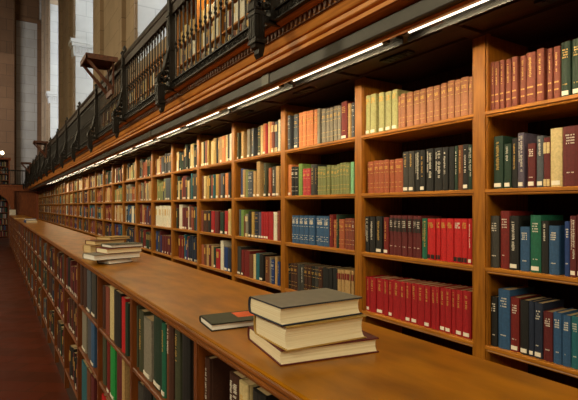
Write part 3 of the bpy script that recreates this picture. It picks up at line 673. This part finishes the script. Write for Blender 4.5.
for i in range(len(gp) - 1):
    for r_ in range(1, 6):
        if (i, r_) in cnt or (i >= 8 and r_ == 5): continue
        if i < 1: continue
        sfill(mb, GBX + .02, gp[i] + .03, gp[i + 1] - .04, E + GSH[r_], .2, .25, ['cream', 'tan', 'grey', 'brown', 'brick', 'slate', 'dbrown', 'white', 'maroon', 'gold'] if r_ < 5 else ['cream', 'white', 'tan', 'gold'], .96, .3)
print('individual books', nbooks)

# ------------------------------------------------------------------ the room
H = 16.0
o = MB().box(-16, 4.2, -6, 60, -.1, 0).build('floor', M['floor']); struct(o)
o = MB().box(-16, 4.2, -6, 60, H + E, H + E + .2).build('ceiling', M['plaster']); struct(o)
o = MB().box(-16.2, -16, -6, 60, 0, H + E).build('wall_left', M['plaster']); struct(o)
o = MB().box(-16, 4.2, -6.2, -6, 0, H + E).build('wall_back', M['plaster']); struct(o)
WX = 2.6; RV = 3.6; SILL = E + 3.05; SPR = E + 6.1
# right wall below the windows, and piers with deep reveals
o = MB().box(WX, WX + .3, -6, 35, 0, SILL).box(WX + .3, RV + .2, -6, 35, SILL - .4, SILL).build('wall_right', M['stone_x']); struct(o)
piers = [(.9, 6.2), (10.34, 15.7), (19.6, 25.2), (29.3, 35)]
mb = MB(); mr_ = MB(); mt = MB()
mb.box(WX, RV + .2, -6, -3, SILL, H + E)
for a, b_ in piers:
    mb.box(WX, RV + .2, a + .02, b_, SILL, H + E)
    mr_.box(WX + .02, RV + .2, a, a + .02, SILL, H + E)                 # near reveal, window light put into its pale stone colour
    mt.box(WX - .10, WX, a + 1.0, a + 1.35, SILL - .1, H + E).box(WX - .10, WX, b_ - 1.7, b_ - 1.3, SILL - .1, H + E)
    mt.box(WX - .04, WX, a + .05, a + .4, SILL - .1, H + E)
for (a, b_), (c, d) in zip([(-6, -3)] + piers[:-1], piers):             # arches over the windows
    r = (c - b_) / 2; cy = (c + b_) / 2; n = 12; zt = SPR + 5.2
    pts = [(b_, zt + 8)] if False else []
    pts = [(b_, H + E), (b_, zt)] + [(cy - r * math.cos(math.pi * k / n), zt + r * math.sin(math.pi * k / n)) for k in range(1, n)] + [(c, zt), (c, H + E)]
    mb.prism([(p, min(q_, H + E - .3)) if 2 <= j < len(pts) - 2 else (p, q_) for j, (p, q_) in enumerate(pts)], WX, RV + .2, 'X')
o = mb.build('wall_right_upper', M['stone_x']); struct(o)
o = mr_.build('wall_right_reveals', M['stone_rev']); struct(o)
o = mt.build('trim_1', M['stone_x']); struct(o)
mc = MB()
for a, b_ in piers:                        # impost capitals wrapped round the near corner of each pier
    for k, (e, z0, z1) in enumerate(((.05, 5.76, 5.84), (.07, 5.84, 6.12), (.12, 6.12, 6.24), (.17, 6.24, 6.38))):
        mc.box(WX - e, RV, a - e, a + .5, E + z0, E + z1)
    for j in range(9): mc.box(WX + .02 + j * .11, WX + .08 + j * .11, a - .10, a - .05, E + 5.88, E + 6.09)
o = mc.build('trim_2', M['stone_rev']); struct(o)
for n, (b_, c) in enumerate(((-3, .9), (6.2, 10.34), (15.7, 19.6), (25.2, 29.3))):
    t = bpy.data.objects.new('window_%d' % (n + 1), None); C.objects.link(t); t.location = (RV, b_, SILL); struct(t)
    w = c - b_; fr = MB()
    fr.box(0, .08, 0, .1, 0, 11).box(0, .08, w - .1, w, 0, 11)
    for k in range(1, 4): fr.box(0, .06, w * k / 4 - .03, w * k / 4 + .03, 0, 11)
    for k in range(8): fr.box(0, .06, 0, w, k * 1.5, k * 1.5 + .06)
    fr.build('window_frame', M['iron'], t)
    MB().box(.02, .03, .1, w - .1, 0, 11).build('pane', M['glass'], t)
# end wall
EW = 35.0
mb = MB().box(1.03, 4.2, EW, EW + .4, 0, H + E); o = mb.build('wall_end', M['stone_end']); struct(o)
o = MB().box(-16, 1.03, EW - .9, EW + .4, 0, H + E).box(1.03, 1.15, EW - .35, EW, 0, H + E).build('wall_end_pier', M['stone_dark']); struct(o)
mb = MB().box(1.03, 2.55, EW - .12, EW, E + 12.0, E + 12.25).box(1.03, 2.45, EW - .06, EW, E + 12.25, H + E).box(2.35, 2.6, EW - .14, EW, 0, E + 12.0)
for k in range(12): mb.box(-.2 + k * .1, -.14 + k * .1, EW - .96, EW - .9, E + 9.5, E + 14)
o = mb.build('trim_3', M['stone_dark']); struct(o)

# end gallery across the hall with its own rail, and woodwork under it
t = thing('end_gallery', 'wooden end gallery with iron rail crossing the far left end', 'gallery', (0, 23.9, E))
MB().box(-3, 1.30, 0, .12, .66, .90).box(-3, 1.30, -.03, .12, .86, .93).box(-3, 2.6, .12, 3.2, .72, .86).build('gallery_beam', M['end_wood'], t)
MB().box(-3, 1.12, -.01, .03, .93, .98).box(-3, 1.12, -.02, .04, 1.53, 1.59).build('rail', M['iron'], t)
mb = MB()
for k in range(62): mb.box(-3 + .066 * k, -2.985 + .066 * k, .0, .015, .97, 1.54)
mb.build('rail_bars', M['iron'], t)
arc = [(-.2, .66), (.72, .66), (.72, -.35)] + [(.72 - .10 - .75 * (1 - math.cos(a)), -.35 + .93 * math.sin(a)) for a in [math.pi / 2 * k / 8 for k in range(9)]]
MB().prism([(x, z) for x, z in arc], -.02, .1).build('arched_bracket', M['end_wood'], t)
t = thing('end_partition', 'tall panelled wooden partition under the end gallery', 'partition', (0, 24.0, 0))
MB().box(.72, 1.62, .1, .2, 0, E + .66).build('panel', M['end_wood'], t)
MB().box(.70, .80, .06, .12, 0, E + .66).box(1.52, 1.62, .06, .12, 0, E + .66).box(.8, 1.52, .06, .12, E + .5, E + .66).box(.8, 1.52, .06, .12, 0, .2).build('panel_frame', M['end_wood'], t)
o = MB().box(1.57, 1.99, 23.80, 23.96, 0, E + SOF).build('end_pilaster', cloth('rust')); tag(o, 'orange-red pilaster closing the far end of the wall bookcase', 'pilaster')
# bookcases at the far end: one below, one on the gallery
def end_case(y, z0, z1, x0, x1, nsh, lab):
    t = thing('end_bookcase', lab, 'bookcase', (0, y, z0))
    MB().box(x0, x0 + .06, 0, .3, 0, z1 - z0).build('upright', M['end_wood'], t); MB().box(x1 - .06, x1, 0, .3, 0, z1 - z0).build('upright', M['end_wood'], t)
    MB().box(x0, x1, .28, .3, 0, z1 - z0).build('back_panel', M['oak_back'], t)
    MB().box(x0 - .05, x1 + .05, -.06, .3, z1 - z0, z1 - z0 + .1).build('cornice', M['end_wood'], t)
    bk = STF
    for k in range(nsh):
        z = .08 + k * (z1 - z0 - .08) / nsh
        MB().box(x0 + .06, x1 - .06, .02, .28, z - .025, z).build('shelf', M['end_wood'], t)
        x = x0 + .08
        while x < x1 - .12:
            w = rnd.uniform(.025, .05); bk.box(x, x + w - .002, y + .03, y + .22, z0 + z, z0 + z + rnd.uniform(.2, .27), rnd.choice(range(NP))); x += w
end_case(28.5, 0, E + .6, -.9, .62, 7, 'dark far bookcase under the end gallery at the left edge')
end_case(27.0, E + .86, E + 2.28, -1.2, .62, 4, 'brown gallery bookcase on the end gallery beneath a small lamp')
t = thing('end_lamp', 'small glowing lamp above the far gallery bookcase', 'lamp', (.30, 26.98, E + 2.38))
MB().lathe(0, 0, [(.06, 0), (.06, .02), (.015, .03), (.015, .14)], 8).build('base', M['iron'], t)
MB().lathe(0, 0, [(.02, .14), (.07, .18), (.08, .24), (.05, .30), (.01, .32)], 10).build('bulb', M['bulb'], t, True)

o = STF.build('distant_books', stuff_mats())
tag(o, 'small mixed hardcover books filling all the distant shelves', 'books', None, 'stuff')
# ------------------------------------------------------------------ light
def area(name, loc, size, sizey, power, col, rot=(0, 0, 0)):
    l = bpy.data.lights.new(name, 'AREA'); l.shape = 'RECTANGLE'; l.size = size; l.size_y = sizey; l.energy = power; l.color = col
    o = bpy.data.objects.new(name, l); C.objects.link(o); o.location = loc; o.rotation_euler = rot
    return o
WARM = (1, .84, .54)
for yy, p in ((-3.0, 200), (4, 280), (11, 230), (18, 170)):
    area('hall_area_light', (-5.6, yy, 5.8), 1.6, 1.6, p, WARM, (0, math.radians(-66), 0))  # unseen area lights in place of the hall chandeliers
area('hall_area_light', (-1.0, -4.4, 4.2), 1.4, 1.4, 110, WARM, (math.radians(62), 0, 0))  # unseen light added behind the camera to brighten faces turned that way
area('hall_area_light', (-3.0, 27, 8.0), 2.5, 2.5, 480, (.95, .96, 1), (math.radians(80), 0, math.radians(-20)))  # unseen light added to brighten the stone of the end wall
w = bpy.data.worlds.new('daylight'); bpy.context.scene.world = w; w.use_nodes = True
bg = w.node_tree.nodes['Background']; bg.inputs[0].default_value = (.84, .92, 1, 1); bg.inputs[1].default_value = 3.0

cam = bpy.data.cameras.new('camera'); co = bpy.data.objects.new('camera', cam); C.objects.link(co)
co.location = (0, 0, E); co.rotation_euler = (math.pi / 2, 0, -TH)
cam.sensor_width = 36; cam.lens = F / 578 * 36; cam.shift_y = (HY - 200) / 578; cam.clip_start = .02; cam.clip_end = 200
S = bpy.context.scene; S.camera = co
S.view_settings.view_transform = 'Standard'; S.view_settings.look = 'None'; S.view_settings.gamma = 1; S.view_settings.use_curve_mapping = False
S.view_settings.exposure = 0
S.cycles.blur_glossy = 1.0; S.cycles.sample_clamp_indirect = 6.0; S.cycles.max_bounces = 8; S.cycles.diffuse_bounces = 4; S.cycles.glossy_bounces = 3
